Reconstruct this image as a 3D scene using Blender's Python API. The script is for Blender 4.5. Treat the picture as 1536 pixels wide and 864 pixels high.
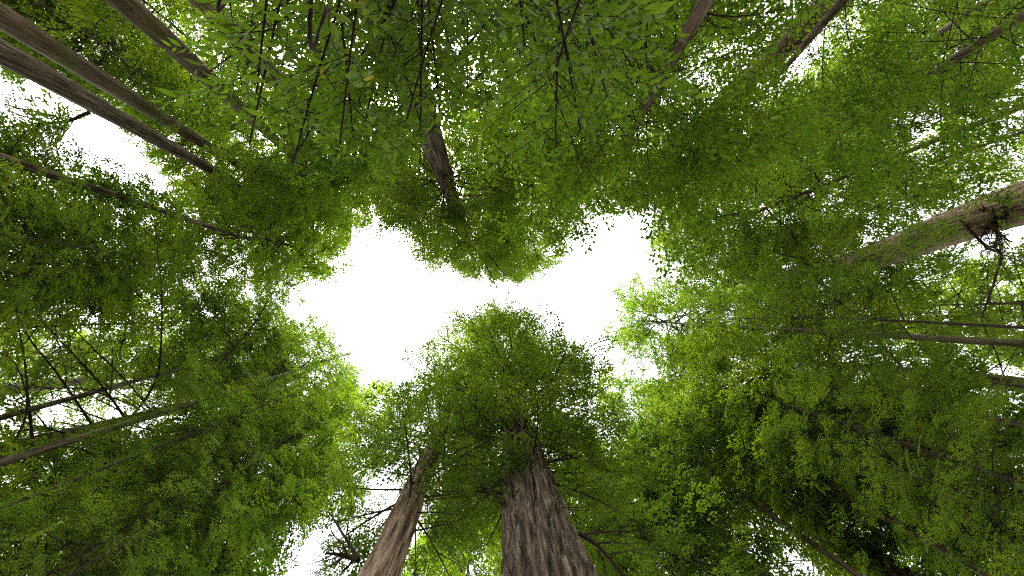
import bpy, math, random
import numpy as np
from math import radians, pi, sin, cos

for o in list(bpy.data.objects):
    bpy.data.objects.remove(o)
scene = bpy.context.scene
COL = scene.collection
rng = np.random.default_rng(11)
random.seed(11)

# ------------------------------------------------------------------ camera
W, H_, FPX = 1536.0, 864.0, 700.0          # photograph size, focal length in its pixels
ZEN = (742.0, 468.0)                        # where the vertical trunks converge
CAM = np.array([0.0, 0.0, 1.6])
zc = np.array([(ZEN[0] - W / 2) / FPX, -(ZEN[1] - H_ / 2) / FPX, 1.0]); zc /= np.linalg.norm(zc)
xc = np.array([1.0, 0, 0]); xc -= zc * xc.dot(zc); xc /= np.linalg.norm(xc)
bx = zc * np.array([1, 1, -1]); ax = xc * np.array([1, 1, -1])
yb = np.cross(bx, ax)
M3 = np.array([ax, yb, bx])                 # rows: world X, Y, Z in camera (right, up, back) axes
R_, U_, B_ = M3[:, 0], M3[:, 1], M3[:, 2]
cam_d = bpy.data.cameras.new('camera')
cam_d.sensor_width = 36.0
cam_d.lens = 36.0 * FPX / W
cam_d.clip_start = 0.05
cam_d.clip_end = 2000
cam = bpy.data.objects.new('camera', cam_d)
COL.objects.link(cam)
from mathutils import Matrix, Vector
cam.matrix_world = Matrix(((R_[0], U_[0], B_[0], CAM[0]), (R_[1], U_[1], B_[1], CAM[1]),
                           (R_[2], U_[2], B_[2], CAM[2]), (0, 0, 0, 1)))
scene.camera = cam

def at(u, v, h):
    """point at height h seen at photo pixel (u, v)"""
    d = R_ * ((u - W / 2) / FPX) - U_ * ((v - H_ / 2) / FPX) - B_
    return CAM + d * ((h - CAM[2]) / d[2])

def proj(P):
    q = np.asarray(P) - CAM
    z = -(q @ B_)
    z = np.where(z < 0.1, 0.1, z)
    return np.stack([W / 2 + FPX * (q @ R_) / z, H_ / 2 - FPX * (q @ U_) / z], -1)

# ------------------------------------------------------------------ sky and light: bright overcast
SUN_EL, SUN_ROT = radians(62), radians(200)
wd = bpy.data.worlds.new('World'); scene.world = wd; wd.use_nodes = True
nt = wd.node_tree; nt.nodes.clear()
sky = nt.nodes.new('ShaderNodeTexSky'); sky.sky_type = 'NISHITA'; sky.sun_disc = False
sky.sun_elevation = SUN_EL; sky.sun_rotation = SUN_ROT
sky.air_density = 1.6; sky.dust_density = 4.0; sky.ozone_density = 1.0
hs = nt.nodes.new('ShaderNodeHueSaturation'); hs.inputs['Saturation'].default_value = 0.16
bg = nt.nodes.new('ShaderNodeBackground'); bg.inputs['Strength'].default_value = 0.15
out = nt.nodes.new('ShaderNodeOutputWorld')
nt.links.new(sky.outputs[0], hs.inputs['Color']); nt.links.new(hs.outputs[0], bg.inputs['Color'])
nt.links.new(bg.outputs[0], out.inputs['Surface'])
sd = bpy.data.lights.new('sun', 'SUN'); sd.energy = 0.8; sd.angle = radians(20); sd.color = (1, 0.97, 0.92)
so = bpy.data.objects.new('sun', sd); COL.objects.link(so)
sdir = Vector((cos(SUN_EL) * sin(SUN_ROT), cos(SUN_EL) * cos(SUN_ROT), sin(SUN_EL)))
so.rotation_euler = (-sdir).to_track_quat('-Z', 'Y').to_euler()
so.location = (0, 0, 80)
vs = scene.view_settings
vs.view_transform = 'Standard'; vs.look = 'None'; vs.gamma = 1.0; vs.use_curve_mapping = False
vs.exposure = 2.6
cy = scene.cycles
cy.max_bounces = 10; cy.diffuse_bounces = 4; cy.glossy_bounces = 1; cy.transmission_bounces = 8; cy.transparent_max_bounces = 4
cy.use_denoising = False; cy.filter_width = 1.2
cy.caustics_reflective = False; cy.caustics_refractive = False

# ------------------------------------------------------------------ materials
def leaf_mat(name, dark, light, tl_dark, tl_light, tl=0.52, rough=0.6, spec=0.08):
    m = bpy.data.materials.new(name); m.use_nodes = True
    t = m.node_tree; n = t.nodes; n.clear()
    at_ = n.new('ShaderNodeAttribute'); at_.attribute_name = 'tint'
    oi = n.new('ShaderNodeObjectInfo')
    ad = n.new('ShaderNodeMath'); ad.operation = 'MULTIPLY_ADD'
    ad.inputs[1].default_value = 0.35; t.links.new(oi.outputs['Random'], ad.inputs[0]); t.links.new(at_.outputs['Fac'], ad.inputs[2])
    sb = n.new('ShaderNodeMath'); sb.operation = 'SUBTRACT'; sb.inputs[1].default_value = 0.17; sb.use_clamp = True
    t.links.new(ad.outputs[0], sb.inputs[0])
    def ramp(a, b):
        r = n.new('ShaderNodeValToRGB'); r.color_ramp.elements[0].color = (*a, 1); r.color_ramp.elements[1].color = (*b, 1)
        t.links.new(sb.outputs[0], r.inputs[0]); return r
    r1 = ramp(dark, light); r2 = ramp(tl_dark, tl_light)
    p = n.new('ShaderNodeBsdfPrincipled'); p.inputs['Roughness'].default_value = rough
    p.inputs['Specular IOR Level'].default_value = spec
    t.links.new(r1.outputs[0], p.inputs['Base Color'])
    tr = n.new('ShaderNodeBsdfTranslucent'); t.links.new(r2.outputs[0], tr.inputs['Color'])
    mx = n.new('ShaderNodeMixShader'); mx.inputs[0].default_value = tl
    o = n.new('ShaderNodeOutputMaterial')
    t.links.new(p.outputs[0], mx.inputs[1]); t.links.new(tr.outputs[0], mx.inputs[2]); t.links.new(mx.outputs[0], o.inputs[0])
    return m

def bark_mat(name, c0, c1, c2, moss=0.0, scale=1.0, mosscol=(0.07, 0.09, 0.015)):
    m = bpy.data.materials.new(name); m.use_nodes = True
    t = m.node_tree; n = t.nodes; n.clear()
    tc = n.new('ShaderNodeTexCoord')
    mp = n.new('ShaderNodeMapping'); mp.inputs['Scale'].default_value = (10 * scale, 10 * scale, 0.5 * scale)
    t.links.new(tc.outputs['Object'], mp.inputs[0])
    nz = n.new('ShaderNodeTexNoise'); nz.inputs['Scale'].default_value = 1.0; nz.inputs['Detail'].default_value = 6; nz.inputs['Roughness'].default_value = 0.65
    t.links.new(mp.outputs[0], nz.inputs['Vector'])
    cr = n.new('ShaderNodeValToRGB')
    e = cr.color_ramp.elements; e[0].position = 0.36; e[0].color = (*c0, 1); e[1].position = 0.66; e[1].color = (*c2, 1)
    k = e.new(0.5); k.color = (*c1, 1)
    t.links.new(nz.outputs['Fac'], cr.inputs[0])
    n2 = n.new('ShaderNodeTexNoise'); n2.inputs['Scale'].default_value = 0.55; n2.inputs['Detail'].default_value = 5
    t.links.new(tc.outputs['Object'], n2.inputs['Vector'])
    mr = n.new('ShaderNodeMapRange'); mr.inputs[1].default_value = 0.66 - 0.4 * moss; mr.inputs[2].default_value = 0.86 - 0.36 * moss
    mr.inputs[4].default_value = min(1, 0.3 + moss)
    t.links.new(n2.outputs['Fac'], mr.inputs[0])
    mx = n.new('ShaderNodeMix'); mx.data_type = 'RGBA'
    mx.inputs['B'].default_value = (*mosscol, 1)
    t.links.new(mr.outputs[0], mx.inputs['Factor']); t.links.new(cr.outputs[0], mx.inputs['A'])
    p = n.new('ShaderNodeBsdfPrincipled'); p.inputs['Roughness'].default_value = 0.9; p.inputs['Specular IOR Level'].default_value = 0.15
    bp = n.new('ShaderNodeBump'); bp.inputs['Strength'].default_value = 0.7; bp.inputs['Distance'].default_value = 0.03
    t.links.new(nz.outputs['Fac'], bp.inputs['Height']); t.links.new(bp.outputs[0], p.inputs['Normal'])
    t.links.new(mx.outputs['Result'], p.inputs['Base Color'])
    o = n.new('ShaderNodeOutputMaterial'); t.links.new(p.outputs[0], o.inputs[0])
    return m

ML = {
    'redwood': leaf_mat('redwood_needles', (0.030, 0.062, 0.012), (0.075, 0.115, 0.020), (0.094, 0.205, 0.010), (0.27, 0.385, 0.022)),
    'bright': leaf_mat('redwood_needles_bright', (0.040, 0.080, 0.012), (0.090, 0.120, 0.022), (0.15, 0.29, 0.008), (0.34, 0.46, 0.02)),
    'broad': leaf_mat('broad_leaves', (0.036, 0.074, 0.010), (0.082, 0.120, 0.016), (0.11, 0.245, 0.009), (0.28, 0.41, 0.02)),
    'laurel': leaf_mat('laurel_leaves', (0.032, 0.060, 0.009), (0.068, 0.105, 0.012), (0.085, 0.185, 0.008), (0.21, 0.33, 0.016), tl=0.45, rough=0.55, spec=0.12),
    'yellow': leaf_mat('yellowed_leaf', (0.20, 0.14, 0.02), (0.30, 0.20, 0.02), (0.55, 0.38, 0.03), (0.6, 0.45, 0.04)),
}
MB = {
    'red': bark_mat('redwood_bark', (0.018, 0.013, 0.009), (0.092, 0.068, 0.050), (0.24, 0.19, 0.148), 0.05),
    'pale': bark_mat('pale_redwood_bark', (0.04, 0.025, 0.018), (0.18, 0.125, 0.090), (0.36, 0.27, 0.20), 0.0),
    'tan': bark_mat('tan_redwood_bark', (0.08, 0.052, 0.036), (0.27, 0.195, 0.14), (0.44, 0.34, 0.25), 0.0),
    'mossy': bark_mat('mossy_bark', (0.035, 0.026, 0.018), (0.12, 0.085, 0.06), (0.2, 0.15, 0.11), 0.5),
    'twig': bark_mat('twig_bark', (0.018, 0.013, 0.010), (0.04, 0.03, 0.022), (0.07, 0.052, 0.04), 0.1, 3.0),
}

# ------------------------------------------------------------------ mesh helpers
def mesh_from(name, verts, faces_list, mats, mat_idx=None, tint=None, smooth=None):
    """faces_list: list of int arrays (n,k); mat_idx / tint / smooth: list aligned with faces_list"""
    me = bpy.data.meshes.new(name)
    verts = np.asarray(verts, np.float32)
    me.vertices.add(len(verts)); me.vertices.foreach_set('co', verts.ravel())
    idx = np.concatenate([f.ravel() for f in faces_list]).astype(np.int32)
    tot = np.concatenate([np.full(len(f), f.shape[1], np.int32) for f in faces_list])
    st = np.concatenate([[0], np.cumsum(tot)[:-1]]).astype(np.int32)
    me.loops.add(len(idx)); me.loops.foreach_set('vertex_index', idx)
    me.polygons.add(len(tot)); me.polygons.foreach_set('loop_start', st); me.polygons.foreach_set('loop_total', tot)
    if mat_idx is not None:
        me.polygons.foreach_set('material_index', np.concatenate([np.full(len(f), m, np.int32) for f, m in zip(faces_list, mat_idx)]))
    sm = np.concatenate([np.full(len(f), bool(s)) for f, s in zip(faces_list, smooth or [False] * len(faces_list))])
    me.polygons.foreach_set('use_smooth', sm)
    if tint is not None:
        a = me.attributes.new('tint', 'FLOAT', 'FACE')
        a.data.foreach_set('value', np.concatenate([np.broadcast_to(np.asarray(x, np.float32), (len(f),)) for f, x in zip(faces_list, tint)]).astype(np.float32))
    for m in mats: me.materials.append(m)
    me.update(calc_edges=True)
    return me

def link(name, me, parent=None, loc=None):
    o = bpy.data.objects.new(name, me); COL.objects.link(o)
    if parent is not None: o.parent = parent
    if loc is not None: o.location = loc
    return o

def thing(name, label, cat, loc, group=None):
    o = bpy.data.objects.new(name, None); COL.objects.link(o); o.empty_display_size = 0.5
    o.location = tuple(loc); o['label'] = label; o['category'] = cat
    if group: o['group'] = group
    return o

def norm(v):
    return v / (np.linalg.norm(v, axis=-1, keepdims=True) + 1e-9)

def tube(pts, rad, k=5):
    """tapered tube along pts; returns verts, quad faces"""
    pts = np.asarray(pts, float); n = len(pts)
    d = norm(np.gradient(pts, axis=0))
    up = np.array([0.13, 0.21, 0.97]) if abs(d[0][2]) < 0.9 else np.array([1.0, 0.1, 0.0])
    a = norm(np.cross(d, up)); b = np.cross(d, a)
    th = np.arange(k) * 2 * pi / k
    r = np.broadcast_to(np.asarray(rad, float), (n,))
    v = pts[:, None, :] + r[:, None, None] * (np.cos(th)[None, :, None] * a[:, None, :] + np.sin(th)[None, :, None] * b[:, None, :])
    i = np.arange(n - 1)[:, None] * k; j = np.arange(k)[None, :]; j2 = (j + 1) % k
    f = np.stack([i + j, i + j2, i + k + j2, i + k + j], -1).reshape(-1, 4)
    return v.reshape(-1, 3), f

def smooth_path(pts, n):
    """Catmull-Rom through pts, n samples"""
    p = np.asarray(pts, float)
    if len(p) == 2: return p[0] + (p[1] - p[0]) * np.linspace(0, 1, n)[:, None]
    q = np.vstack([2 * p[0] - p[1], p, 2 * p[-1] - p[-2]])
    out_ = []
    for t in np.linspace(0, len(p) - 1 - 1e-6, n):
        i = int(t); f = t - i
        a, b, c, d = q[i], q[i + 1], q[i + 2], q[i + 3]
        out_.append(0.5 * (2 * b + (c - a) * f + (2 * a - 5 * b + 4 * c - d) * f * f + (3 * b - a - 3 * c + d) * f ** 3))
    return np.array(out_)

def pnoise(a, z, na, cz, seed):
    """smooth value noise, periodic in angle a (na cells round), cell height cz"""
    g = np.random.default_rng(seed).random((na, 64))
    x = (a / (2 * pi) * na) % na; y = (z / cz) % 64
    i = np.floor(x).astype(int) % na; j = np.floor(y).astype(int) % 64
    fx = x - np.floor(x); fy = y - np.floor(y); fx = fx * fx * (3 - 2 * fx); fy = fy * fy * (3 - 2 * fy)
    i2 = (i + 1) % na; j2 = (j + 1) % 64
    return (g[i, j] * (1 - fx) + g[i2, j] * fx) * (1 - fy) + (g[i, j2] * (1 - fx) + g[i2, j2] * fx) * fy

def trunk_mesh(axis, rad, H, k, m, z0, ridges, depth, seed, mat, fine_z=None):
    """axis(z)->xy (arrays), rad(z); rows finer where fine_z says; bark as real ridges and furrows"""
    if fine_z:
        zz = np.concatenate([np.linspace(z0, fine_z[0], 8, endpoint=False), np.linspace(fine_z[0], fine_z[1], m, endpoint=False), np.linspace(fine_z[1], H, 30)])
    else:
        zz = np.linspace(z0, H, m)
    a = np.linspace(0, 2 * pi, k, endpoint=False)
    A, Z = np.meshgrid(a, zz)
    warp = (pnoise(A, Z, 6, 3.4, seed) - 0.5) * 0.38 + (pnoise(A, Z, 14, 1.4, seed + 1) - 0.5) * 0.16
    n1 = pnoise(A + warp, Z, ridges, 6.0, seed + 2)
    n1b = pnoise(A - warp * 0.8, Z, int(ridges * 1.5), 4.2, seed + 7)
    rd = np.minimum(1, np.abs(2 * n1 - 1) * 3.0) * np.minimum(1, 0.25 + np.abs(2 * n1b - 1) * 2.6) * 1.6 - 0.6
    n2 = pnoise(A + warp * 1.3, Z, ridges * 2 + 3, 2.2, seed + 3); n2 = np.minimum(1, np.abs(2 * n2 - 1) * 2.2)
    n3 = pnoise(A, Z, ridges * 4, 0.5, seed + 4)
    lump = pnoise(A, Z, 5, 2.5, seed + 5) - 0.5
    rr = rad(Z) * (1 + 0.06 * lump)
    dd = depth * np.minimum(1, rr / 0.5)
    rr = rr + dd * (np.clip(rd, -0.6, 1) * 0.8 + (n2 - 0.5) * 0.7 + (n3 - 0.5) * 0.35)
    cx = axis(zz)
    V = np.stack([cx[:, 0][:, None] + rr * np.cos(A), cx[:, 1][:, None] + rr * np.sin(A), Z], -1).reshape(-1, 3)
    n = len(zz)
    i = np.arange(n - 1)[:, None] * k; j = np.arange(k)[None, :]; j2 = (j + 1) % k
    F = np.stack([i + j, i + j2, i + k + j2, i + k + j], -1).reshape(-1, 4)
    return mesh_from('trunk', V, [F], [mat], smooth=[True])

# ------------------------------------------------------------------ leaf spray templates (unit length along +X, flat in XY)
def spray_template(seed, shoots=7, per=5, lw=0.42, leaf=0.15, zj=0.25):
    r = np.random.default_rng(seed); L = []
    def leafq(p, ang, ln, wd):
        d = np.array([cos(ang), sin(ang), r.normal(0, zj)]); d /= np.linalg.norm(d)
        s = np.array([-sin(ang), cos(ang), r.normal(0, zj * 1.6)])
        L.append([p, p + d * ln * 0.5 + s * wd, p + d * ln - np.array([0, 0, 0.02]), p + d * ln * 0.5 - s * wd])
    for i in range(shoots):
        t = 0.12 + 0.8 * i / (shoots - 1)
        for sgn in (-1, 1):
            if r.random() < 0.12: continue
            a = sgn * r.uniform(0.65, 1.05); ln = (0.50 * (1 - t * 0.72)) * r.uniform(0.7, 1.15)
            b = np.array([t + r.normal(0, 0.03), 0, 0])
            c = max(2, int(round(per * ln / 0.42)))
            for q in range(c):
                u = (q + 0.7) / c * ln
                p = b + np.array([cos(a), sin(a), -0.25 * u]) * u
                leafq(p, a + (1 if q % 2 else -1) * r.uniform(0.25, 0.8), leaf * r.uniform(0.75, 1.25), leaf * lw * 0.5 * r.uniform(0.8, 1.2))
    for q in range(4):
        leafq(np.array([0.82 + 0.05 * q, 0, -0.02 * q]), r.uniform(-0.6, 0.6), leaf, leaf * lw * 0.5)
    V = np.array(L)                              # (n,4,3)
    x = V[..., 0]; V[..., 2] -= 0.16 * x * x     # the tip hangs
    return V

T_RED = [spray_template(s) for s in range(6)]
T_FAR = [spray_template(60 + s, shoots=6, per=4, lw=0.46, leaf=0.185) for s in range(6)]
T_FINE = [spray_template(20 + s, shoots=9, per=7, lw=0.34, leaf=0.11, zj=0.18) for s in range(4)]
T_BROAD = [spray_template(40 + s, shoots=5, per=4, lw=0.50, leaf=0.17, zj=0.4) for s in range(5)]

def place_sprays(pos, dirs, nrm, scale, templates, jit=0.2):
    """returns verts, quads, tint for all sprays"""
    d = norm(dirs); s = norm(np.cross(nrm, d)); n = np.cross(d, s)
    vs_, ti = [], []
    pick = rng.integers(0, len(templates), len(pos))
    for k, T in enumerate(templates):
        w = np.where(pick == k)[0]
        if not len(w): continue
        B = np.stack([d[w], s[w], n[w]], 1) * scale[w][:, None, None]     # (n,3axes,3)
        v = np.einsum('lqa,nab->nlqb', T, B) + pos[w][:, None, None, :]
        base = rng.random(len(w))
        tt = np.clip(base[:, None] * 0.9 + rng.random((len(w), len(T))) * 0.4 - 0.15, 0, 1)
        vs_.append(v.reshape(-1, 4, 3)); ti.append(tt.ravel())
    V = np.concatenate(vs_); T_ = np.concatenate(ti)
    F = np.arange(len(V) * 4).reshape(-1, 4)
    return V.reshape(-1, 3), F, T_

# ------------------------------------------------------------------ where the canopy is open: branches stop at the edge of the glade
GAPS = [  # (keep probability, outline)
    (0.0, [(578, 345), (602, 345), (630, 388), (655, 408), (720, 416), (780, 426), (835, 412), (862, 370), (876, 325), (925, 332), (1000, 346), (1012, 356), (985, 385), (955, 405), (940, 430), (900, 436), (935, 470), (890, 505), (850, 488), (795, 452), (740, 448), (690, 455), (678, 474), (620, 486), (600, 520), (606, 548), (582, 590), (548, 588), (546, 560), (520, 520), (488, 495), (500, 462), (462, 445), (490, 422), (550, 416), (580, 398)]),
    (0.0, [(-40, 120), (40, 125), (112, 165), (100, 190), (30, 225), (-40, 240)]),
    (0.06, [(282, 362), (322, 372), (380, 400), (395, 445), (345, 462), (308, 424)]),
    (0.22, [(380, 415), (440, 428), (500, 425), (500, 500), (450, 505), (395, 475)]),
    (0.12, [(140, 262), (235, 262), (290, 285), (260, 310), (170, 305)]),
    (0.25, [(60, 470), (130, 465), (215, 520), (235, 600), (200, 612), (90, 640), (-20, 640), (-20, 570), (90, 560)]),
    (0.05, [(505, 690), (530, 745), (440, 780), (400, 800), (405, 880), (540, 880), (520, 800)]),
    (0.08, [(625, 740), (660, 735), (640, 800), (600, 840)]),
    (0.10, [(700, 195), (722, 205), (726, 290), (705, 280)]),
    (0.10, [(1055, 395), (1100, 395), (1095, 425), (1045, 430)]),
    (0.12, [(985, 540), (1045, 535), (1050, 580), (990, 580), (915, 565)]),
    (0.15, [(1095, 745), (1180, 775), (1230, 850), (1180, 880), (1120, 800)]),
    (0.15, [(1290, 765), (1360, 780), (1400, 850), (1360, 850), (1300, 800)]),
    (0.35, [(1010, 20), (1090, 40), (1080, 150), (1020, 200), (1000, 110)]),
]
def in_poly(P, poly):
    x, y = P[:, 0], P[:, 1]; c = np.zeros(len(P), bool); n = len(poly)
    for i in range(n):
        x0, y0 = poly[i]; x1, y1 = poly[(i + 1) % n]
        if y0 == y1: continue
        c ^= ((y0 > y) != (y1 > y)) & (x < (x1 - x0) * (y - y0) / (y1 - y0) + x0)
    return c

def keep_mask(P, fuzz=7.0, hard=False):
    q = proj(P) + rng.normal(0, fuzz, (len(P), 2))
    k = np.ones(len(P))
    for p, poly in (GAPS[:2] if hard else GAPS):
        k[in_poly(q, poly)] *= p
    return rng.random(len(P)) < k

# ------------------------------------------------------------------ redwoods
def branch_set(axis, rad, hb, H, R, n_br, dens, sscale, prof='cone', droop=0.35, front=1.0, prune=True, toward=None, world_off=None, jit=0.35, lump=0.0, clump=1.1, low=1.0, s0=0.2, tw=1.0):
    """foliage sprays + twig tubes for one crown, in the axis' own coordinates"""
    pos, dr, nr, sc = [], [], [], []
    tv, tf, off = [], [], 0
    ph = rng.random(6) * 6.28; kf = 2 * pi / (max(clump, 0.1) * 2.2)
    wo_ = np.zeros(3) if world_off is None else world_off
    def hollow(p):                                  # foliage gathers in clumps with hollows between
        w_ = sin(p[0] * kf + ph[0] + sin(p[2] * kf * 0.7 + ph[3])) + sin(p[1] * kf * 1.1 + ph[1] + sin(p[0] * kf * 0.6 + ph[4])) + sin(p[2] * kf * 1.3 + ph[2] + sin(p[1] * kf * 0.8 + ph[5]))
        return w_ < rng.normal(-0.42, 0.22)
    for b in range(n_br):
        t = ((b + rng.random()) / n_br) ** low
        z = hb + (H - hb) * t
        az = b * 2.39996 + rng.normal(0, 0.35)
        if prof == 'cone': pr = (1 - t) ** 0.65 * (0.6 + 0.4 * min(1, t * 4)) + 0.08
        elif prof == 'round': pr = math.sqrt(max(0.02, 1 - (2 * t - 0.9) ** 2 * 0.9)) if t < 0.95 else 0.3
        elif prof == 'broad': pr = min(1, 0.5 + 1.5 * t) * math.sqrt(max(0.05, 1 - t ** 3.5))
        else: pr = 0.75 + 0.25 * sin(t * pi)
        L = R * pr * rng.uniform(0.65, 1.12)
        h = np.array([cos(az), sin(az)])
        if toward is not None and front < 1:
            if t < 0.3 and h @ toward > 0.2 and rng.random() > front: continue
        c0 = axis(np.array([z]))[0]
        el = 0.35 * (t - 0.45) + rng.normal(0, 0.14)
        n = 7
        s = np.linspace(0, 1, n)
        side = rng.normal(0, 0.12)
        x = L * s
        hz = np.outer(x * (1 - 0.1 * s), h) + np.outer(L * side * s * s, np.array([-h[1], h[0]]))
        zz = z + L * (el * s - droop * s * s + droop * 0.45 * s ** 4)
        P = np.column_stack([c0[0] + hz[:, 0], c0[1] + hz[:, 1], zz])
        if prune:
            for cut in range(3):
                if in_poly(proj(P[-1:] + wo_), GAPS[0][1])[0]: P = P[0] + (P - P[0]) * 0.7; L *= 0.7
        r0 = max(0.008, min(0.10, 0.011 * L + 0.004)) * (0.6 + 0.6 * (1 - t)) * (0.4 if prof == 'round' else tw)
        v, f = tube(P, np.linspace(r0, r0 * 0.25, n), 4)
        tv.append(v); tf.append(f + off); off += len(v)
        ns = max(3, int(L * 1.7))
        for q in range(ns):
            u = s0 + (1 - s0) * (q + rng.random()) / ns
            i = min(n - 2, int(u * (n - 1))); fr = u * (n - 1) - i
            p0 = P[i] * (1 - fr) + P[i + 1] * fr
            d0 = norm(P[i + 1] - P[i])
            sg = 1 if q % 2 else -1
            lat = norm(np.cross([0, 0, 1], d0)) * sg
            d1 = norm(d0 * 0.75 + lat * rng.uniform(0.5, 1.0) + np.array([0, 0, rng.normal(-0.12, 0.22)]))
            l1 = min(2.4, L * 0.42) * (1.15 - 0.75 * u) * rng.uniform(0.7, 1.2) + 0.25
            p1 = p0 + d1 * l1 + np.array([0, 0, -0.08 * l1])
            if clump > 0 and hollow((p0 + p1) / 2): continue
            if prune and not keep_mask(((p0 + p1) / 2 + wo_)[None], 20.0)[0]: continue
            if l1 > 0.5:
                v, f = tube(np.array([p0, (p0 + p1) / 2 + [0, 0, 0.03 * l1], p1]), np.array([r0 * 0.4, r0 * 0.28, r0 * 0.12]), 3)
                tv.append(v); tf.append(f + off); off += len(v)
            m = max(1, int(round(l1 * dens * rng.uniform(0.7, 1.3))))
            for w in range(m):
                e = (w + rng.random() * 0.9) / m
                pos.append(p0 + (p1 - p0) * e + rng.normal(0, 0.10 + lump * 0.25, 3) * [1, 1, 0.8])
                dr.append(d1 + rng.normal(0, jit, 3) * [1, 1, 0.6]); nr.append([rng.normal(0, 0.28), rng.normal(0, 0.28), 1])
                sc.append(sscale * rng.uniform(0.7, 1.2) * (0.55 + 0.45 * min(1, l1)))
    pos, dr, nr, sc = np.array(pos), np.array(dr), np.array(nr), np.array(sc)
    if prune:
        pp = proj(pos + (0 if world_off is None else world_off))
        fr_ = (pp[:, 0] > -220) & (pp[:, 0] < W + 220) & (pp[:, 1] > -220) & (pp[:, 1] < H_ + 220) & (pos[:, 2] > 3)
        pos, dr, nr, sc = pos[fr_], dr[fr_], nr[fr_], sc[fr_]
        k = keep_mask(pos + wo_ + norm(dr) * sc[:, None] * 0.5, 7.0, True)
        pos, dr, nr, sc = pos[k], dr[k], nr[k], sc[k]
    return pos, dr, nr, sc, np.concatenate(tv), np.concatenate(tf)

NTRI = [0]
def crown_mesh(parts, leafm, templates):
    pos, dr, nr, sc, tv, tf = parts
    V, F, T = place_sprays(pos, dr, nr, sc, templates)
    NTRI[0] += 2 * len(F) + 2 * len(tf)
    return mesh_from('crown', np.vstack([V, tv]), [F, tf + len(V)], [leafm, MB['twig']], [0, 1], [T, 0.5], [False, True])

def redwood(label, p1, w1, D1, p2, H, hb, R, n_br, dens=2.2, ss=1.05, bark='red', leaf='redwood', prof='cone', droop=0.35, front=0.5, k=26, m=50,
            ridges=16, depth=0.035, fine=None, h2=None, limbs=(), templates=None, prune=True, lump=0.0, low=1.0, s0=0.2, group='redwoods round the glade', name='redwood_tree', top=None, cat='tree', pw=0.75, lh=1.0):
    """p1: trunk centre pixel where it is w1 pixels wide (real diameter D1); p2: a second trunk pixel higher up"""
    h1 = D1 * FPX / w1 + CAM[2]
    P1 = at(*p1, h1)
    if h2 is None:
        r1 = math.hypot(p1[0] - ZEN[0], p1[1] - ZEN[1]); r2 = math.hypot(p2[0] - ZEN[0], p2[1] - ZEN[1])
        h2 = (h1 - CAM[2]) * r1 / r2 + CAM[2]
    P2 = at(*p2, h2)
    sl = (P2[:2] - P1[:2]) / (h2 - h1)
    base = P1[:2] - sl * h1 * 0.6
    sd_ = abs(hash(label)) % 1000 if False else sum(map(ord, label)) % 997
    def axis_w(z):
        z = np.asarray(z, float)
        lo = np.where(z < h1, 0.6 + 0.4 * np.clip(z / h1, 0, 1), 1.0)
        a = P1[:2][None, :] + sl[None, :] * ((z - h1) * 1.0)[:, None]
        b = base[None, :] + (P1[:2] - base)[None, :] * (z / h1)[:, None]
        a = np.where((z < h1)[:, None], b, a)
        if top is not None:                                   # the top bends towards the given point
            tz = np.clip((z - h2) / (H - h2), 0, 1) ** 1.3
            tgt = P2[:2] + (np.array(top) - P2[:2])
            a = np.where((z > h2)[:, None], P2[:2] + (tgt - P2[:2]) * tz[:, None], a)
        return a
    def axis(z): return axis_w(z) - base
    r1 = D1 / 2
    def rad(z):
        z = np.asarray(z, float)
        return r1 * np.clip((H - z) / (H - h1), 0.0, 1.6) ** pw + 0.02 + r1 * 0.5 * np.exp(-z / 1.2)
    root = thing(name, label, cat, (base[0], base[1], 0), group)
    tm = trunk_mesh(axis, rad, H - 0.2, k, m, -0.3, ridges, depth, sd_, MB[bark], fine)
    NTRI[0] += 2 * len(tm.polygons)
    link('trunk', tm, root)
    toward = norm(-base)
    wo = np.array([base[0], base[1], 0])
    parts = branch_set(axis, rad, hb, H, R, n_br, dens, ss, prof, droop, front, prune, toward, wo, lump=lump, low=low, s0=s0)
    c = link('crown', crown_mesh(parts, ML[leaf], templates or (T_FAR if np.linalg.norm(base) > 13 else T_RED)), root)
    for spec in limbs:
        limb(root, wo, [(a, b, h * lh) for a, b, h in spec[0]], *spec[1:])
    return root, axis_w, wo, rad

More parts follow.
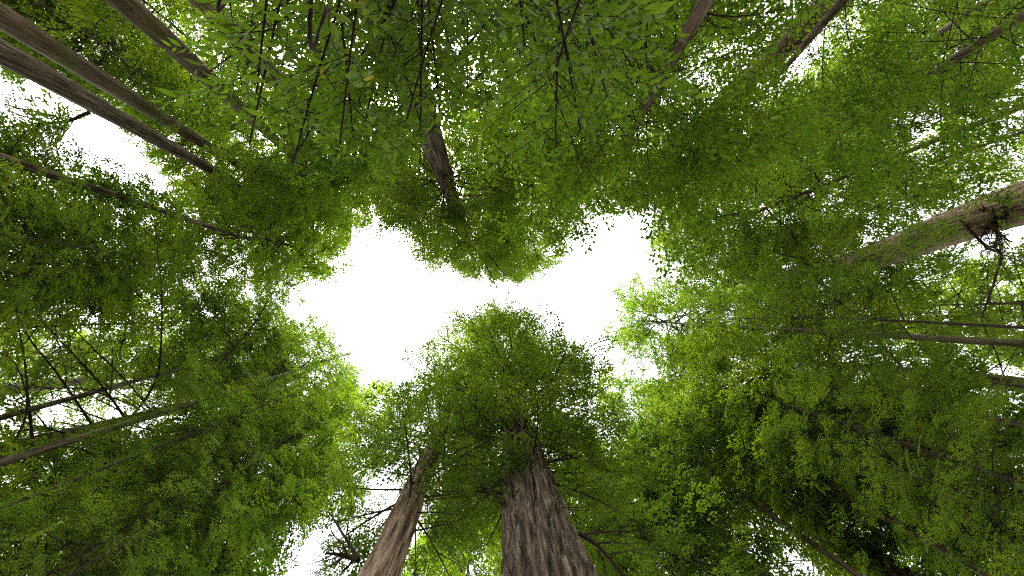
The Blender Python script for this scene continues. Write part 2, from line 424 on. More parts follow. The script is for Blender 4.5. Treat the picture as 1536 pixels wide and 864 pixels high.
def limb(root, wo, pts, r0, twigs=6, tl=0.8, leafy=0.0, k=6, leaf='redwood', rend=0.25):
    """pts: [(u, v, height)...]: a limb as seen in the photograph, standing at those heights; twigs fork from it"""
    P = smooth_path([at(*p) for p in pts], 5 * len(pts))
    n = len(P); L = np.linalg.norm(np.diff(P, axis=0), axis=1).sum()
    P = P + np.cumsum(rng.normal(0, 0.016 * L / math.sqrt(n), P.shape), 0) * np.linspace(0, 1, n)[:, None]
    tv, tf, off = [], [], 0
    rr = np.linspace(r0, r0 * rend, n) * (1 + rng.normal(0, 0.06, n))
    v, f = tube(P, rr, k); tv.append(v); tf.append(f); off = len(v)
    pos, dr, nr, sc = [], [], [], []
    twigs = int(twigs * 1.7)
    for q in range(twigs):
        i = int(n * (0.15 + 0.8 * (q + rng.random()) / twigs)); i = min(i, n - 2)
        d = norm(P[i + 1] - P[i]); lat = norm(np.cross([0, 0, 1], d)) * (1 if q % 2 else -1)
        d1 = norm(d * 0.7 + lat * rng.uniform(0.5, 1.1) + np.array([0, 0, rng.normal(-0.05, 0.3)]))
        l1 = tl * rng.uniform(0.6, 1.4)
        m = 5; s = np.linspace(0, 1, m)[:, None]
        Q = P[i] + d1 * l1 * s + (d - d1 * 0.5) * l1 * 0.25 * s ** 2 + np.cumsum(rng.normal(0, 0.055 * l1, (m, 3)), 0) * s
        v, f = tube(Q, np.linspace(rr[i] * 0.5, rr[i] * 0.14, m), 4); tv.append(v); tf.append(f + off); off += len(v)
        for g in range(3):
            j = rng.integers(1, m - 1)
            d2 = norm(d1 + rng.normal(0, 0.6, 3)); Q2 = np.array([Q[j], Q[j] + d2 * l1 * 0.25, Q[j] + d2 * l1 * 0.5 + [0, 0, -0.05]])
            v, f = tube(Q2, np.linspace(rr[i] * 0.22, rr[i] * 0.08, 3), 3); tv.append(v); tf.append(f + off); off += len(v)
            if leafy and rng.random() < leafy:
                pos += [Q2[1], Q2[2]]; dr += [d2, d2]; sc += [0.5, 0.5]
        if leafy:
            for j in range(1, m):
                if rng.random() < leafy:
                    pos.append(Q[j]); dr.append(d1 + rng.normal(0, 0.4, 3)); sc.append(0.55)
    V = np.concatenate(tv) - wo; F = np.concatenate(tf)
    NTRI[0] += 2 * len(F)
    o = link('branch', mesh_from('branch', V, [F], [MB['twig']], smooth=[True]), root)
    if pos:
        pos = np.array(pos); nr = np.column_stack([rng.normal(0, 0.3, (len(pos), 2)), np.ones(len(pos))])
        V, F, T = place_sprays(pos - wo, np.array(dr), nr, np.array(sc) * rng.uniform(0.7, 1.2, len(pos)), T_FINE)
        NTRI[0] += 2 * len(F)
        link('foliage', mesh_from('foliage', V, [F], [ML[leaf]], tint=[T]), o)
    return o

# ------------------------------------------------------------------ ground
gm = bpy.data.materials.new('forest_floor'); gm.use_nodes = True
t = gm.node_tree; p = t.nodes['Principled BSDF']; p.inputs['Roughness'].default_value = 0.95
nz = t.nodes.new('ShaderNodeTexNoise'); nz.inputs['Scale'].default_value = 1.2; nz.inputs['Detail'].default_value = 8
cr = t.nodes.new('ShaderNodeValToRGB'); cr.color_ramp.elements[0].color = (0.07, 0.045, 0.028, 1); cr.color_ramp.elements[1].color = (0.14, 0.13, 0.05, 1)
t.links.new(nz.outputs['Fac'], cr.inputs[0]); t.links.new(cr.outputs[0], p.inputs['Base Color'])
g = np.linspace(-1, 1, 41); g = np.sign(g) * np.abs(g) ** 2 * 600
X, Y = np.meshgrid(g, g); Zg = 0.12 * np.sin(X * 0.31) * np.cos(Y * 0.27) - 0.1
i = (np.arange(40)[:, None] * 41 + np.arange(40)[None, :]).ravel()
gr = link('ground', mesh_from('ground', np.column_stack([X.ravel(), Y.ravel(), Zg.ravel()]), [np.column_stack([i, i + 1, i + 42, i + 41])], [gm], smooth=[True]))
gr['kind'] = 'structure'

# ------------------------------------------------------------------ the trees whose trunks can be made out
exec_list = []
# the great trunk at the bottom
redwood('massive redwood with deeply furrowed bark rising from the bottom edge', (820, 862), 105, 1.75, (786, 690), 66, 20, 7.2, 140, 2.2, 1.25, pw=1.3, s0=0.1, low=1.35, k=300, m=150, ridges=22, depth=0.2,
        lh=1.15, fine=(11, 28), front=0.9, prof='broad', top=(0.2, 2.8), leaf='redwood', limbs=[
        ([(868, 800, 13.5), (900, 822, 13.2), (935, 866, 12.6), (960, 910, 12)], 0.075, 4, 0.9, 0.3),
        ([(870, 803, 13.5), (905, 797, 14), (950, 797, 14.4), (990, 815, 14.2), (1030, 850, 13.8)], 0.04, 6, 0.8, 0.4),
        ([(822, 709, 19), (880, 709, 19.5), (930, 707, 19.5), (990, 715, 19)], 0.045, 8, 1.0, 0.5),
        ([(815, 668, 21.5), (860, 666, 22), (915, 662, 22)], 0.035, 8, 1.0, 0.6),
        ([(754, 757, 15), (720, 722, 16), (690, 698, 16.8), (640, 673, 17.4), (590, 660, 17.8), (520, 672, 18)], 0.06, 8, 1.2, 0.35),
        ([(756, 740, 15.6), (710, 737, 15.6), (658, 738, 15.4)], 0.085, 4, 0.8, 0.3),
        ([(760, 735, 16), (785, 757, 15.2), (815, 750, 14.5), (850, 757, 14), (900, 754, 13.6)], 0.03, 5, 0.5, 0.2)])
redwood('pale grey-barked leaning redwood with a dark burl, left of the massive trunk', (570, 862), 50, 0.85, (631, 716), 48, 17, 4.6, 95, 3.2, 0.9, low=1.3, bark='pale', k=90, m=90, ridges=18, depth=0.05, fine=(9, 26), front=1.0,
        limbs=[([(538, 838, 13.5), (520, 810, 14), (503, 782, 14.6), (492, 768, 15)], 0.06, 6, 0.8, 0.1),
               ([(538, 840, 13.5), (515, 833, 13.6), (488, 830, 13.4)], 0.09, 5, 0.6, 0.08),
               ([(600, 800, 16), (650, 790, 16.2), (690, 778, 16.5)], 0.035, 6, 0.7, 0.6)])
redwood('bare-stemmed redwood crossing the upper left, lower of two parallel trunks', (5, 80), 34, 1.2, (330, 262), 66, 43, 6, 66, 2.9, 1.45, top=at(440, 345, 66)[:2], prof='broad', bark='red', leaf='bright', front=0.15,
        limbs=[([(135, 168, 31), (100, 182, 30.6), (60, 186, 30), (50, 195, 29.5), (0, 203, 29)], 0.12, 22, 3.0, 0.0),
                ([(62, 186, 30), (50, 200, 29), (52, 215, 28.5)], 0.07, 8, 1.6, 0.0), ([(98, 183, 30.5), (90, 200, 30), (70, 222, 29)], 0.06, 10, 1.6, 0.0)])
redwood('mossy redwood crossing the upper left, upper of two parallel trunks', (5, 27), 34, 1.25, (333, 233), 70, 40, 6, 66, 2.9, 1.45, top=at(500, 335, 70)[:2], prof='broad', bark='mossy', leaf='bright', front=0.2)
redwood('dark slim redwood with dead twigs near the upper left corner', (247, 57), 27, 0.95, (345, 147), 62, 35, 5.2, 64, 3.0, 1.3, prof='broad', bark='mossy', front=0.2,
        limbs=[([(292, 92, 25), (300, 60, 24), (330, 30, 23)], 0.04, 8, 1.5, 0.1), ([(330, 130, 27), (300, 150, 27), (275, 190, 26)], 0.04, 8, 1.5, 0.1)])
redwood('straight pale-trunked redwood slanting behind the laurel leaves, upper left', (330, 25), 31, 1.1, (487, 200), 66, 40, 5.6, 74, 3.0, 1.35, prof='broad', bark='pale', leaf='bright', front=0.2)
kn = redwood('tall redwood with a knothole whose trunk shows above the sky gap', (600, 75), 60, 1.22, (667, 268), 60, 29, 7.2, 125, 2.8, 1.3, low=1.15, prof='broad', bark='red', leaf='redwood', k=60, m=70, ridges=14, front=0.6, top=(-2.3, -5.5), lump=0.6)
# its knothole: a rounded collar of bark round a hollow, on the side towards the glade
hm = bpy.data.materials.new('knothole_shade'); hm.use_nodes = True
hm.node_tree.nodes['Principled BSDF'].inputs['Base Color'].default_value = (0.02, 0.014, 0.01, 1); hm.node_tree.nodes['Principled BSDF'].inputs['Roughness'].default_value = 0.95  # the recess's shade painted into the shallow bowl as near-black colour
zk = np.linspace(18, 34, 200); ak = kn[1](zk); pk = proj(np.column_stack([ak, zk])); ik = int(np.argmin(np.abs(pk[:, 1] - 252)))
rk = float(kn[3](zk[ik])) * 1.04; dk = norm(-ak[ik]); tk = np.array([-dk[1], dk[0]])
th = np.linspace(0, 2 * pi, 25)
ring = lambda a, out_: np.column_stack([ak[ik][0] + dk[0] * (rk + out_) + tk[0] * a * np.cos(th), ak[ik][1] + dk[1] * (rk + out_) + tk[1] * a * np.cos(th), zk[ik] + 1.7 * a * np.sin(th)])
vk, fk = tube(ring(0.15, 0.02), 0.06, 7)
ko = link('knothole', mesh_from('knothole', vk - kn[2], [fk], [MB['red']], smooth=[True]), kn[0])
bowl = np.vstack([ring(0.15, 0.03)[:-1], ring(0.10, -0.05)[:-1], ring(0.04, -0.10)[:-1]])
q24 = np.arange(24); fb = np.vstack([np.column_stack([r * 24 + q24, r * 24 + (q24 + 1) % 24, (r + 1) * 24 + (q24 + 1) % 24, (r + 1) * 24 + q24]) for r in (0, 1)])
link('hollow', mesh_from('hollow', bowl - kn[2], [fb, np.array([np.arange(48, 72)])], [hm], smooth=[True, False]), ko)
redwood('dense redwood with billowing lumpy bright crown above the sky gap', (806, 100), 28, 0.78, (795, 265), 58, 24, 6.4, 115, 2.4, 1.25, bark='red', leaf='bright', front=0.8, prof='broad', top=(2.2, -5.0), lump=0.8, droop=0.2)
redwood('redwood with a short stretch of trunk showing in the upper right', (1104, 135), 27, 1.15, (1050, 186), 62, 30, 5.5, 80, 3.0, 1.25, bark='pale', front=0.4)
redwood('thin red-barked redwood in the foliage of the upper right', (1235, 170), 13, 0.55, (1195, 197), 60, 33, 5, 70, 3.0, 1.3, bark='red', front=0.4)
redwood('thick leaning redwood with a broken mossy scar at the right edge', (1480, 322), 58, 1.9, (1290, 393), 66, 32, 6, 110, 3.0, 1.35, s0=0.06, top=at(1060, 440, 66)[:2], bark='tan', k=90, m=90, ridges=22, depth=0.05, fine=(17, 36), h2=33.5, front=1.0,
        limbs=[([(1440, 330, 25), (1480, 370, 24), (1502, 380, 23), (1490, 430, 22), (1478, 470, 21.4), (1500, 520, 20.5), (1532, 585, 19)], 0.08, 14, 1.2, 0.3),
               ([(1482, 315, 25.2), (1486, 335, 23.6), (1500, 352, 22.6), (1496, 372, 22)], 0.16, 16, 0.8, 0.0),
               ([(1470, 325, 25.0), (1492, 330, 23.4), (1512, 322, 22.8), (1530, 305, 22.4)], 0.13, 16, 0.8, 0.0),
               ([(1490, 318, 24.8), (1478, 345, 23.4), (1468, 366, 22.8)], 0.12, 14, 0.7, 0.0)])
redwood('dark-barked slender redwood running in from the right edge', (1480, 571), 20, 0.72, (1300, 552), 60, 25, 5.4, 80, 3.0, 1.2, bark='red', front=0.35,
        limbs=[([(1352, 549, 31), (1300, 495, 30), (1255, 450, 29), (1215, 410, 28), (1188, 352, 27)], 0.11, 12, 1.8, 0.3),
               ([(1258, 452, 29), (1225, 460, 28.6), (1195, 466, 28), (1130, 492, 27)], 0.08, 10, 1.6, 0.4),
               ([(1290, 551, 33), (1255, 590, 31), (1200, 618, 30), (1160, 650, 29)], 0.10, 10, 1.8, 0.4),
               ([(1275, 550, 33), (1270, 600, 30), (1272, 650, 28), (1265, 695, 26)], 0.09, 10, 1.5, 0.4),
               ([(1490, 575, 26), (1450, 640, 24), (1420, 685, 23), (1395, 722, 22)], 0.07, 8, 1.2, 0.3)])
redwood('dark stout redwood climbing from the lower right corner', (1300, 838), 42, 1.35, (1147, 739), 60, 25, 5.6, 80, 3.0, 1.2, bark='red', k=60, m=70, ridges=16, front=0.35,
        limbs=[([(1250, 815, 25), (1290, 775, 24), (1320, 735, 23), (1315, 700, 22.5)], 0.08, 10, 1.6, 0.3)])
redwood('dark slim redwood at the bottom edge, right of the massive trunk', (1112, 835), 22, 0.9, (1050, 775), 58, 26, 5, 70, 3.0, 1.2, bark='red', front=0.5)
redwood('dark slender redwood with many spreading bare limbs at the lower left', (15, 674), 21, 0.72, (380, 584), 62, 27, 5.4, 85, 3.0, 1.2, bark='red', k=40, m=80, front=0.2, limbs=[
        ([(35, 680, 24), (48, 715, 23), (52, 745, 22), (52, 790, 21), (35, 864, 19)], 0.10, 8, 1.2, 0.2),
        ([(70, 668, 25), (115, 672, 24.5), (150, 690, 24), (178, 712, 23.5), (195, 765, 22.5)], 0.07, 8, 1.2, 0.3),
        ([(130, 655, 26), (170, 662, 25.6), (200, 680, 25), (225, 720, 24)], 0.06, 8, 1.2, 0.3),
        ([(185, 636, 28), (225, 645, 27), (245, 660, 26), (257, 690, 25)], 0.06, 8, 1.2, 0.4),
        ([(195, 628, 28), (222, 590, 28), (238, 545, 28), (240, 440, 27), (228, 330, 26)], 0.08, 12, 1.8, 0.3),
        ([(190, 630, 28), (150, 575, 27), (110, 530, 26), (55, 470, 25)], 0.075, 10, 1.6, 0.15),
        ([(140, 640, 27), (95, 575, 26), (40, 505, 25), (20, 470, 24.5)], 0.07, 10, 1.6, 0.15),
        ([(230, 620, 30), (180, 560, 30), (120, 500, 30), (60, 440, 29)], 0.07, 10, 1.8, 0.2),
        ([(100, 650, 26), (60, 640, 25), (0, 625, 24)], 0.05, 10, 1.4, 0.1),
        ([(205, 610, 29), (130, 585, 28), (60, 580, 27), (0, 560, 26)], 0.055, 10, 1.6, 0.1),
        ([(50, 670, 24), (42, 600, 24), (35, 540, 24), (10, 430, 23)], 0.07, 10, 1.4, 0.15),
        ([(15, 672, 24), (40, 620, 23), (30, 560, 22), (0, 520, 21)], 0.05, 8, 1.2, 0.1),
        ([(160, 640, 27), (170, 690, 25), (160, 740, 24), (145, 790, 23), (95, 860, 22)], 0.07, 8, 1.2, 0.3),
        ([(320, 660, 30), (360, 705, 28), (385, 740, 27)], 0.10, 8, 1.0, 0.4)])
redwood('moss-covered pale redwood running in from the left edge', (20, 583), 15, 0.75, (200, 562), 66, 38, 5, 66, 3.0, 1.4, bark='mossy', front=0.4)
redwood('mid-sized pale redwood behind the lower left foliage', (400, 790), 18, 0.85, (432, 770), 56, 31, 5, 70, 3.0, 1.2, bark='mossy', front=0.4)
redwood('mossy redwood slanting up from the lower left corner', (50, 827), 21, 1.0, (150, 780), 62, 30, 5.4, 66, 3.0, 1.3, bark='mossy', front=0.6)
redwood('pale redwood stub of trunk showing just left of the massive trunk', (652, 850), 9, 0.55, (665, 810), 54, 33, 4.4, 60, 3.0, 1.3, bark='pale', leaf='bright', front=0.8)
redwood('reddish thin redwood half hidden just right of the massive trunk', (910, 760), 15, 0.8, (890, 720), 60, 30, 5.4, 80, 3.0, 1.2, bark='pale', leaf='redwood', front=0.6)
redwood('wispy-topped redwood on the right side of the sky gap', (1020, 485), 2.4, 0.14, (985, 483), 60, 34, 6, 90, 2.2, 1.1, prof='broad', bark='mossy', front=0.6,
        limbs=[([(1075, 315, 26), (1074, 350, 27), (1060, 400, 28), (1045, 440, 30)], 0.05, 10, 1.2, 0.4)])
redwood('thin-crowned dark redwood on the left side of the sky gap', (430, 560), 2.9, 0.16, (470, 547), 62, 34, 5.5, 90, 2.6, 1.2, prof='broad', bark='red', front=0.7,
        limbs=[([(330, 545, 32), (370, 500, 34), (400, 455, 36), (420, 420, 38)], 0.07, 10, 1.6, 0.3)])

redwood('sparse dark redwood crown within the narrow left arm of the sky gap', (300, 545), 3, 0.15, (350, 528), 60, 36, 5.5, 85, 3.0, 1.25, bark='red', front=0.7, prof='broad', top=at(415, 455, 60)[:2])

redwood('full bright rounded redwood crown on the left shoulder of the sky gap', (300, 335), 5, 0.25, (360, 356), 66, 40, 7.0, 84, 2.6, 1.35, bark='red', leaf='bright', front=0.9, prof='broad', top=at(500, 350, 66)[:2])

# ------------------------------------------------------------------ background redwoods: four crowns, copied
protos = []
for q in range(4):
    ax0 = lambda z: np.column_stack([0.25 * np.sin(np.asarray(z) * 0.1 + q), 0.2 * np.cos(np.asarray(z) * 0.13)])
    rd0 = lambda z: 0.10 * np.clip((41 - np.asarray(z, float)) / 41, 0, 1) ** 0.8 + 0.02
    tm = trunk_mesh(ax0, rd0, 40.8, 20, 40, -0.3, 12, 0.03, 300 + q, MB['red' if q % 2 else 'mossy'])
    parts = branch_set(ax0, rd0, 20, 41, 5.0, 90, 3.0, 1.2, 'cone', 0.35, prune=False, lump=0.3, tw=0.8)
    cm = crown_mesh(parts, ML['bright' if q == 1 else 'redwood'], T_FAR)
    protos.append((tm, cm))

FILL = [  # crown centre pixel, its height, label
    (100, 335, 30, 'background redwood crown left of the glade, under the small sky gap at left'),
    (150, 400, 31, 'background redwood crown beyond the far end of the narrow left arm of the sky gap'),
    (5, 370, 27, 'background redwood crown cut by the left edge, halfway up the picture'),
    (245, 485, 42, 'background redwood crown just above the tangle of bare limbs on the left'),
    (370, 705, 33, 'background redwood crown below the bare-limbed slender trunk at lower left'),
    (500, 650, 42, 'background redwood crown at the lower left tip of the sky gap'),
    (190, 760, 26, 'background redwood crown in the lower left, right of the corner trunk'),
    (60, 775, 26, 'background redwood crown at the left edge under the bare-limbed trunk'),
    (300, 850, 25, 'background redwood crown at the bottom edge, left of the white gap'),
    (700, 830, 40, 'yellow-green background redwood crown between the two bottom trunks'),
    (950, 790, 32, 'background redwood crown low down beside the massive trunk, right side'),
    (1000, 650, 38, 'background redwood crown right of the massive tree, below its sky edge'),
    (1010, 860, 27, 'background redwood crown at the bottom edge, right of the long arched limb'),
    (1110, 660, 31, 'background redwood crown above the short dark trunk piece at lower right'),
    (1240, 670, 30, 'background redwood crown right of the short dark trunk piece'),
    (1320, 660, 24, 'background redwood crown under the dark slender trunk at right'),
    (1470, 690, 22, 'background redwood crown at the right edge, lower half'),
    (1150, 560, 32, 'background redwood crown at the upper end of the dark slender trunk'),
    (1400, 460, 38, 'background redwood crown just under the thick leaning trunk'),
    (1220, 310, 46, 'background redwood crown above the end of the thick leaning trunk'),
    (1110, 330, 34, 'background redwood crown right of the upper right arm of the sky gap'),
    (1500, 200, 38, 'background redwood crown above the thick leaning trunk at the right edge'),
    (1350, 70, 28, 'background redwood crown at the top edge near the upper right corner'),
    (1400, 95, 36, 'background redwood crown behind the broadleaf tree in the upper right corner'),
    (1260, 190, 38, 'background redwood crown behind the thin red-barked trunk, upper right'),
    (1470, 480, 42, 'background redwood crown far behind the right edge, between leaning and slender trunks'),
    (950, 60, 30, 'background redwood crown at the top edge behind the mossy sapling stem'),
    (720, 60, 34, 'background redwood crown at the top edge behind the laurel leaves'),
    (540, 200, 40, 'background redwood crown below the laurel, left of the knotholed trunk'),
    (440, 60, 38, 'background redwood crown behind the laurel boughs, left half'),
    (150, 95, 44, 'background redwood crown far behind the two parallel trunks, upper left'),
    (90, 60, 41, 'background redwood crown between the two parallel trunks near the upper left corner'),
    (215, 115, 43, 'background redwood crown just right of the parallel trunks, upper left'),
    (290, 70, 40, 'background redwood crown behind the outermost laurel leaves, upper left'),
    (15, 545, 46, 'background redwood crown behind the bare limbs at the left edge'),
    (30, 10, 42, 'background redwood crown in the very upper left corner behind the trunks'),
    (230, 30, 46, 'background redwood crown between the dark twiggy trunk and the parallel trunks'),
    (1500, 840, 21, 'background redwood crown in the lower right corner'),
    (1420, 800, 22, 'background redwood crown right of the stout dark trunk, low down'),
    (880, 210, 40, 'background redwood crown behind the broadleaf crown above the sky gap'),
]
for n_, (u, v, hc, lab) in enumerate(FILL):
    tm, cm = protos[n_ % 4]
    s = min(1.12, hc / 27.0)
    hc2 = 27.0 * s
    P = at(u, v, hc)
    root = thing('redwood_tree', lab, 'tree', (P[0], P[1], 0), 'background redwoods')
    root.rotation_euler = (0, 0, rng.random() * 6.28); root.scale = (s, s, hc / 27.0)
    link('trunk', tm, root); link('crown', cm, root)

# ------------------------------------------------------------------ young redwoods standing nearer, two crowns copied
young = []
for q in range(2):
    ax1 = lambda z: np.column_stack([0.08 * np.sin(np.asarray(z) * 0.4 + q), 0.07 * np.cos(np.asarray(z) * 0.5)])
    rd1 = lambda z: 0.038 * np.clip((20 - np.asarray(z, float)) / 20, 0, 1) ** 0.8 + 0.01
    tm = trunk_mesh(ax1, rd1, 19.8, 14, 40, -0.3, 8, 0.008, 400 + q, MB['twig'])
    parts = branch_set(ax1, rd1, 9.5, 20, 3.0, 75, 2.8, 0.72, 'cone', 0.25, prune=False, clump=0.7, tw=0.45, s0=0.12)
    young.append((tm, crown_mesh(parts, ML['redwood'], T_FINE)))
YOUNG = [  # crown centre pixel, its height, label
    (1190, 480, 22, 'young redwood hiding the upper end of the thick leaning trunk'),
    (1430, 690, 14, 'young redwood with broad feathery sprays near the right edge, below the dark slender trunk'),
    (1390, 725, 16, 'young redwood with feathery sprays over the stout dark trunk, lower right'),
    (1190, 610, 23, 'young redwood in front of the upper end of the dark slender trunk'),
    (1350, 120, 20, 'young redwood with feathery sprays above the mossy scar at the right edge'),
    (150, 810, 18, 'young redwood under the bare limbs at the lower left'),
    (390, 610, 28, 'young redwood across the upper end of the bare-limbed slender trunk'),
    (10, 355, 20, 'young redwood at the left edge above the tangle of bare limbs'),
    (300, 740, 21, 'young redwood left of the white gap beside the leaning pale trunk'),
]
for n_, (u, v, hc, lab) in enumerate(YOUNG):
    tm, cm = young[n_ % 2]
    P = at(u, v, hc); s = hc / 13.0
    root = thing('young_redwood_tree', lab, 'tree', (P[0], P[1], 0), 'young redwoods')
    root.rotation_euler = (0, 0, rng.random() * 6.28); root.scale = (min(s, 1.25),) * 2 + (s,)
    link('trunk', tm, root); link('crown', cm, root)

# ------------------------------------------------------------------ broadleaf trees under the redwoods
def broadleaf(label, trunk_px, h1, base_d, H, hb, R, n_br, dens, ss, name='tanoak_tree', bark='mossy', leaf='broad', D=0.2, center=None, templates=None, limbs=(), droop=0.1):
    P1 = at(*trunk_px, h1)
    base = P1[:2].copy()
    ctr = np.zeros(2) if center is None else np.array(at(*center, (hb + H) / 2)[:2]) - base
    def axis(z):
        z = np.asarray(z, float); tt = np.clip((z - hb * 0.6) / (H - hb * 0.6), 0, 1)
        return ctr[None, :] * tt[:, None] + np.column_stack([0.12 * np.sin(z * 0.5), 0.1 * np.cos(z * 0.6)])
    rad = lambda z: D / 2 * np.clip((H + 1 - np.asarray(z, float)) / (H + 1 - h1), 0, 1.5) + 0.012
    root = thing(name, label, 'tree', (base[0], base[1], 0), 'broadleaf trees under the redwoods')
    tm = trunk_mesh(axis, rad, H - 0.4, 20, 40, -0.3, 10, 0.012, sum(map(ord, label)) % 991, MB[bark]); NTRI[0] += 2 * len(tm.polygons)
    link('trunk', tm, root)
    wo = np.array([base[0], base[1], 0])
    parts = branch_set(axis, rad, hb, H, R, n_br, dens, ss, 'round', droop, world_off=wo, jit=0.6)
    link('crown', crown_mesh(parts, ML[leaf], templates or T_BROAD), root)
    for sp in limbs: limb(root, wo, *sp)
    return root

broadleaf('slim mossy tanoak stem with fresh green crown above the right arm of the sky gap', (1040, 14), 9.5, 0, 17, 10, 3.8, 80, 5.0, 0.82, center=(950, 215), limbs=[
    ([(1040, 12, 9.6), (1075, 22, 9.6), (1130, 22, 9.7), (1180, 12, 9.8)], 0.025, 8, 0.6, 0.0),
    ([(1043, 10, 9.5), (1010, 70, 9.8), (985, 115, 10)], 0.02, 6, 0.5, 0.0),
    ([(1040, 10, 9.6), (1080, 40, 9.9), (1140, 35, 10), (1220, 50, 10)], 0.014, 6, 0.5, 0.0)])
broadleaf('yellow-green broadleaf tree filling the upper right corner', (1480, 20), 12, 0, 19, 10, 4.6, 66, 3.4, 0.75, center=(1400, 130))
broadleaf('broadleaf tree with loose leaves at the top edge, right of the mossy stem', (1230, -30), 12, 0, 18, 11, 3.8, 50, 3.2, 0.66, center=(1200, 110))

# ------------------------------------------------------------------ laurel boughs close overhead: leaves one by one
def laurel_leaf_mesh(name, mat, curl):
    L = 1.0; v = []; prof = [(0, .012), (.12, .07), (.32, .135), (.55, .13), (.78, .075), (1.0, .004)]
    for x, w in prof:
        z = -curl * x * x
        v += [(x, -w, z + w * 0.35), (x, 0, z), (x, w, z + w * 0.35)]
    f = []
    for i in range(5):
        a = i * 3
        f += [(a, a + 3, a + 4, a + 1), (a + 1, a + 4, a + 5, a + 2)]
    return np.array(v), np.array(f)
LV0 = []
for c in (0.05, 0.16, 0.3):
    v_, f_ = laurel_leaf_mesh('leaf', None, c)
    LV0.append((v_[[1, 6, 7, 8, 9, 10, 11, 16]], [(0, 1, 2), (0, 2, 3), (1, 4, 5), (1, 5, 2), (2, 5, 6), (2, 6, 3), (4, 7, 5), (5, 7, 6)]))
LV = [laurel_leaf_mesh('leaf', None, c) for c in (0.05, 0.16, 0.3)]
leaf_me = [mesh_from('leaf', v, [f], [ML['laurel']], tint=[0.3 + 0.3 * k], smooth=[True]) for k, (v, f) in enumerate(LV)]
leaf_me.append(mesh_from('leaf', LV[1][0], [LV[1][1]], [ML['yellow']], tint=[0.5], smooth=[True]))

lbase = np.array([-0.6, -8.2])
laurel = thing('laurel_tree', 'laurel with long glossy leaves on boughs hanging across the top edge', 'tree', (*lbase, 0), 'broadleaf trees under the redwoods')
lwo = np.array([*lbase, 0])
lt = trunk_mesh(lambda z: np.column_stack([0.1 * np.sin(np.asarray(z) * .6), 0.08 * np.asarray(z)]), lambda z: 0.17 * np.clip((13 - np.asarray(z, float)) / 12, 0.05, 1) + 0.01, 12, 20, 40, -0.3, 10, 0.012, 77, MB['mossy'])
link('trunk', lt, laurel)
LREG = [(300, -60), (300, 60), (285, 150), (360, 165), (420, 205), (470, 190), (540, 235), (590, 250), (640, 220), (690, 175), (760, 205), (830, 250), (900, 190), (1000, 130), (1030, 40), (1030, -60)]
leaves = []     # pos, dir, normal, length
for b in range(48):
    z0 = rng.uniform(3.6, 9.5)
    p0 = np.array([lbase[0] + rng.normal(0, .08), lbase[1] + 0.08 * z0, z0])
    u = rng.uniform(290, 1010) if b % 3 else rng.uniform(500, 690); hE = z0 * 0.75 + rng.uniform(1.2, 2.4)
    pe = at(u, rng.uniform(60, 260), hE)
    mid = (p0 + pe) / 2 + np.array([rng.normal(0, .7), rng.normal(0, .3), rng.uniform(0.1, 0.7)])
    P = smooth_path([p0, mid, pe], 26)
    rr = np.linspace(0.035, 0.006, 26)
    tv, tf, off = [], [], 0
    v, f = tube(P, rr, 6); tv.append(v); tf.append(f); off = len(v)
    for i in range(7, 26):
        for rep in range(2):
            d = norm(P[min(i + 1, 25)] - P[i - 1]); lat = norm(np.cross([0, 0, 1], d)) * (1 if (i + rep) % 2 else -1)
            l1 = rng.uniform(0.35, 0.8)
            d1 = norm(d * 0.8 + lat * rng.uniform(0.4, 1.1) + np.array([0, 0, rng.normal(-0.15, 0.25)]))
            s = np.linspace(0, 1, 6)[:, None]
            Q = P[i] + d1 * l1 * s + np.array([0, 0, -0.14 * l1]) * s ** 2
            if not in_poly(proj(Q[3:4]) + rng.normal(0, 10, (1, 2)), LREG)[0]: continue
            v, f = tube(Q, np.linspace(0.005, 0.0018, 6), 4); tv.append(v); tf.append(f + off); off += len(v)
            nl = int(l1 / 0.05)
            for w in range(nl):
                e = 0.2 + 0.8 * (w + 0.5) / nl
                q = Q[0] + (Q[-1] - Q[0]) * e
                sd2 = norm(np.cross([0, 0, 1], d1)) * (1 if w % 2 else -1)
                dl = norm(d1 * rng.uniform(0.5, 1.0) + sd2 * rng.uniform(0.4, 0.9) + np.array([0, 0, rng.normal(-0.2, 0.25)]))
                leaves.append((q, dl, np.array([rng.normal(0, .4), rng.normal(0, .4), 1]), rng.uniform(0.09, 0.15)))
    V = np.concatenate(tv) - lwo; F = np.concatenate(tf); NTRI[0] += 2 * len(F)
    link('branch', mesh_from('branch', V, [F], [MB['twig']], smooth=[True]), laurel)
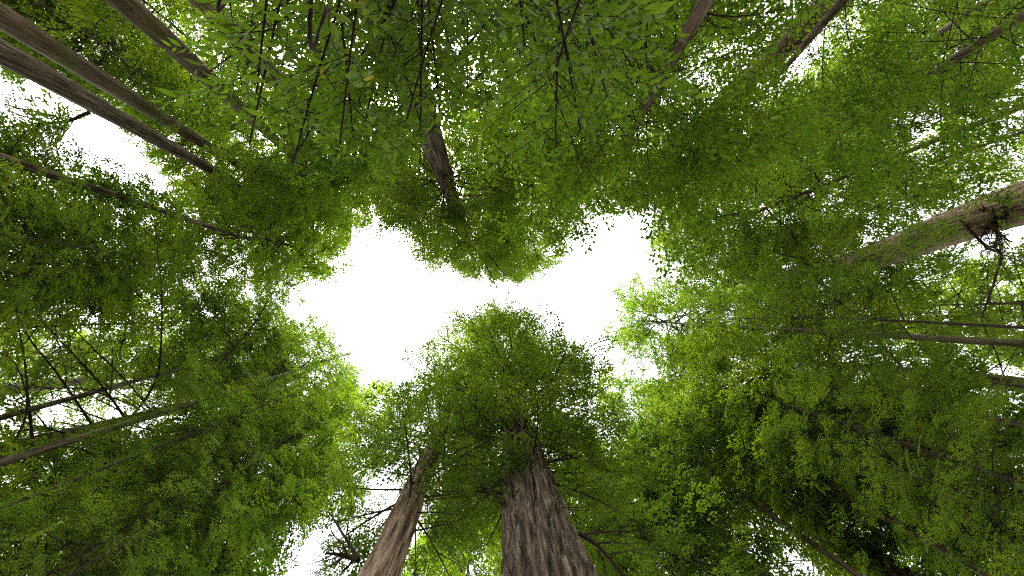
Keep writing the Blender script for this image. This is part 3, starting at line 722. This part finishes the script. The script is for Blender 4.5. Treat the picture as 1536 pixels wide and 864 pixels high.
# the nearest spray of big leaves, top left of centre
for (u, v, h, az, ln) in [(492, 28, 3.9, 100, .15), (492, 30, 3.9, 60, .16), (500, 18, 4.0, 40, .16), (470, 8, 4.0, 160, .15), (520, 4, 4.1, 20, .15), (350, 40, 5.2, 200, .15), (352, 45, 5.2, 140, .15), (355, 50, 5.2, 90, .16), (350, 38, 5.2, 170, .15),
                          (1000, 2, 4.6, 110, .15), (1010, 4, 4.6, 70, .15), (990, 2, 4.6, 100, .14)]:
    a = radians(az); leaves.append((at(u, v, h), np.array([cos(a), sin(a), -0.25]), np.array([0, 0.1, 1]), ln))
for zt, pts in [(4.3, [(470, -60, 4.3), (492, 10, 4.0), (493, 30, 3.9)]), (5.4, [(350, -70, 5.4), (345, 0, 5.3), (352, 46, 5.2)]), (4.8, [(985, -70, 4.8), (1000, -20, 4.7), (1005, 5, 4.6)])]:
    P = smooth_path([np.array([lbase[0], lbase[1] + 0.08 * zt, zt - 0.3])] + [at(*q) for q in pts], 24)
    v, f = tube(P, np.linspace(0.022, 0.003, 24), 6)
    link('branch', mesh_from('branch', v - lwo, [f], [MB['twig']], smooth=[True]), laurel)
Lp = np.array([l[0] for l in leaves]); Ld = norm(np.array([l[1] for l in leaves])); Ln = np.array([l[2] for l in leaves]); Ll = np.array([l[3] for l in leaves])
px = proj(Lp); inv = (px[:, 0] > -5) & (px[:, 0] < 1541) & (px[:, 1] > -5)
big = np.argsort(-(Ll / (Lp[:, 2] - 1.6)) * inv)
single = set(big[:290].tolist())
Ls = norm(np.cross(Ln, Ld)); Ln = np.cross(Ld, Ls)
vs_, fs_, ts_ = [], [], []; off = 0
for i in range(len(Lp)):
    B = np.stack([Ld[i], Ls[i], Ln[i]], 0) * Ll[i]
    if i in single:
        o = link('leaf', leaf_me[3 if rng.random() < 0.012 else rng.integers(0, 3)], laurel)
        m4 = Matrix.Identity(4)
        for c in range(3):
            for r in range(3): m4[r][c] = B[c][r]
            m4[c][3] = Lp[i][c] - lwo[c]
        o.matrix_local = m4
    else:
        v, f = LV0[rng.integers(0, 3)]; f = np.array(f)
        vs_.append(v @ B + Lp[i] - lwo); fs_.append(f + off); off += len(v); ts_.append(np.full(len(f), rng.random()))
F = np.concatenate(fs_); NTRI[0] += 2 * len(F)
lc = link('foliage', mesh_from('foliage', np.concatenate(vs_), [F], [ML['laurel']], tint=[np.concatenate(ts_)], smooth=[True]), laurel)
lc['kind'] = 'stuff'

print('TRIS', NTRI[0], 'laurel leaves', len(Lp))
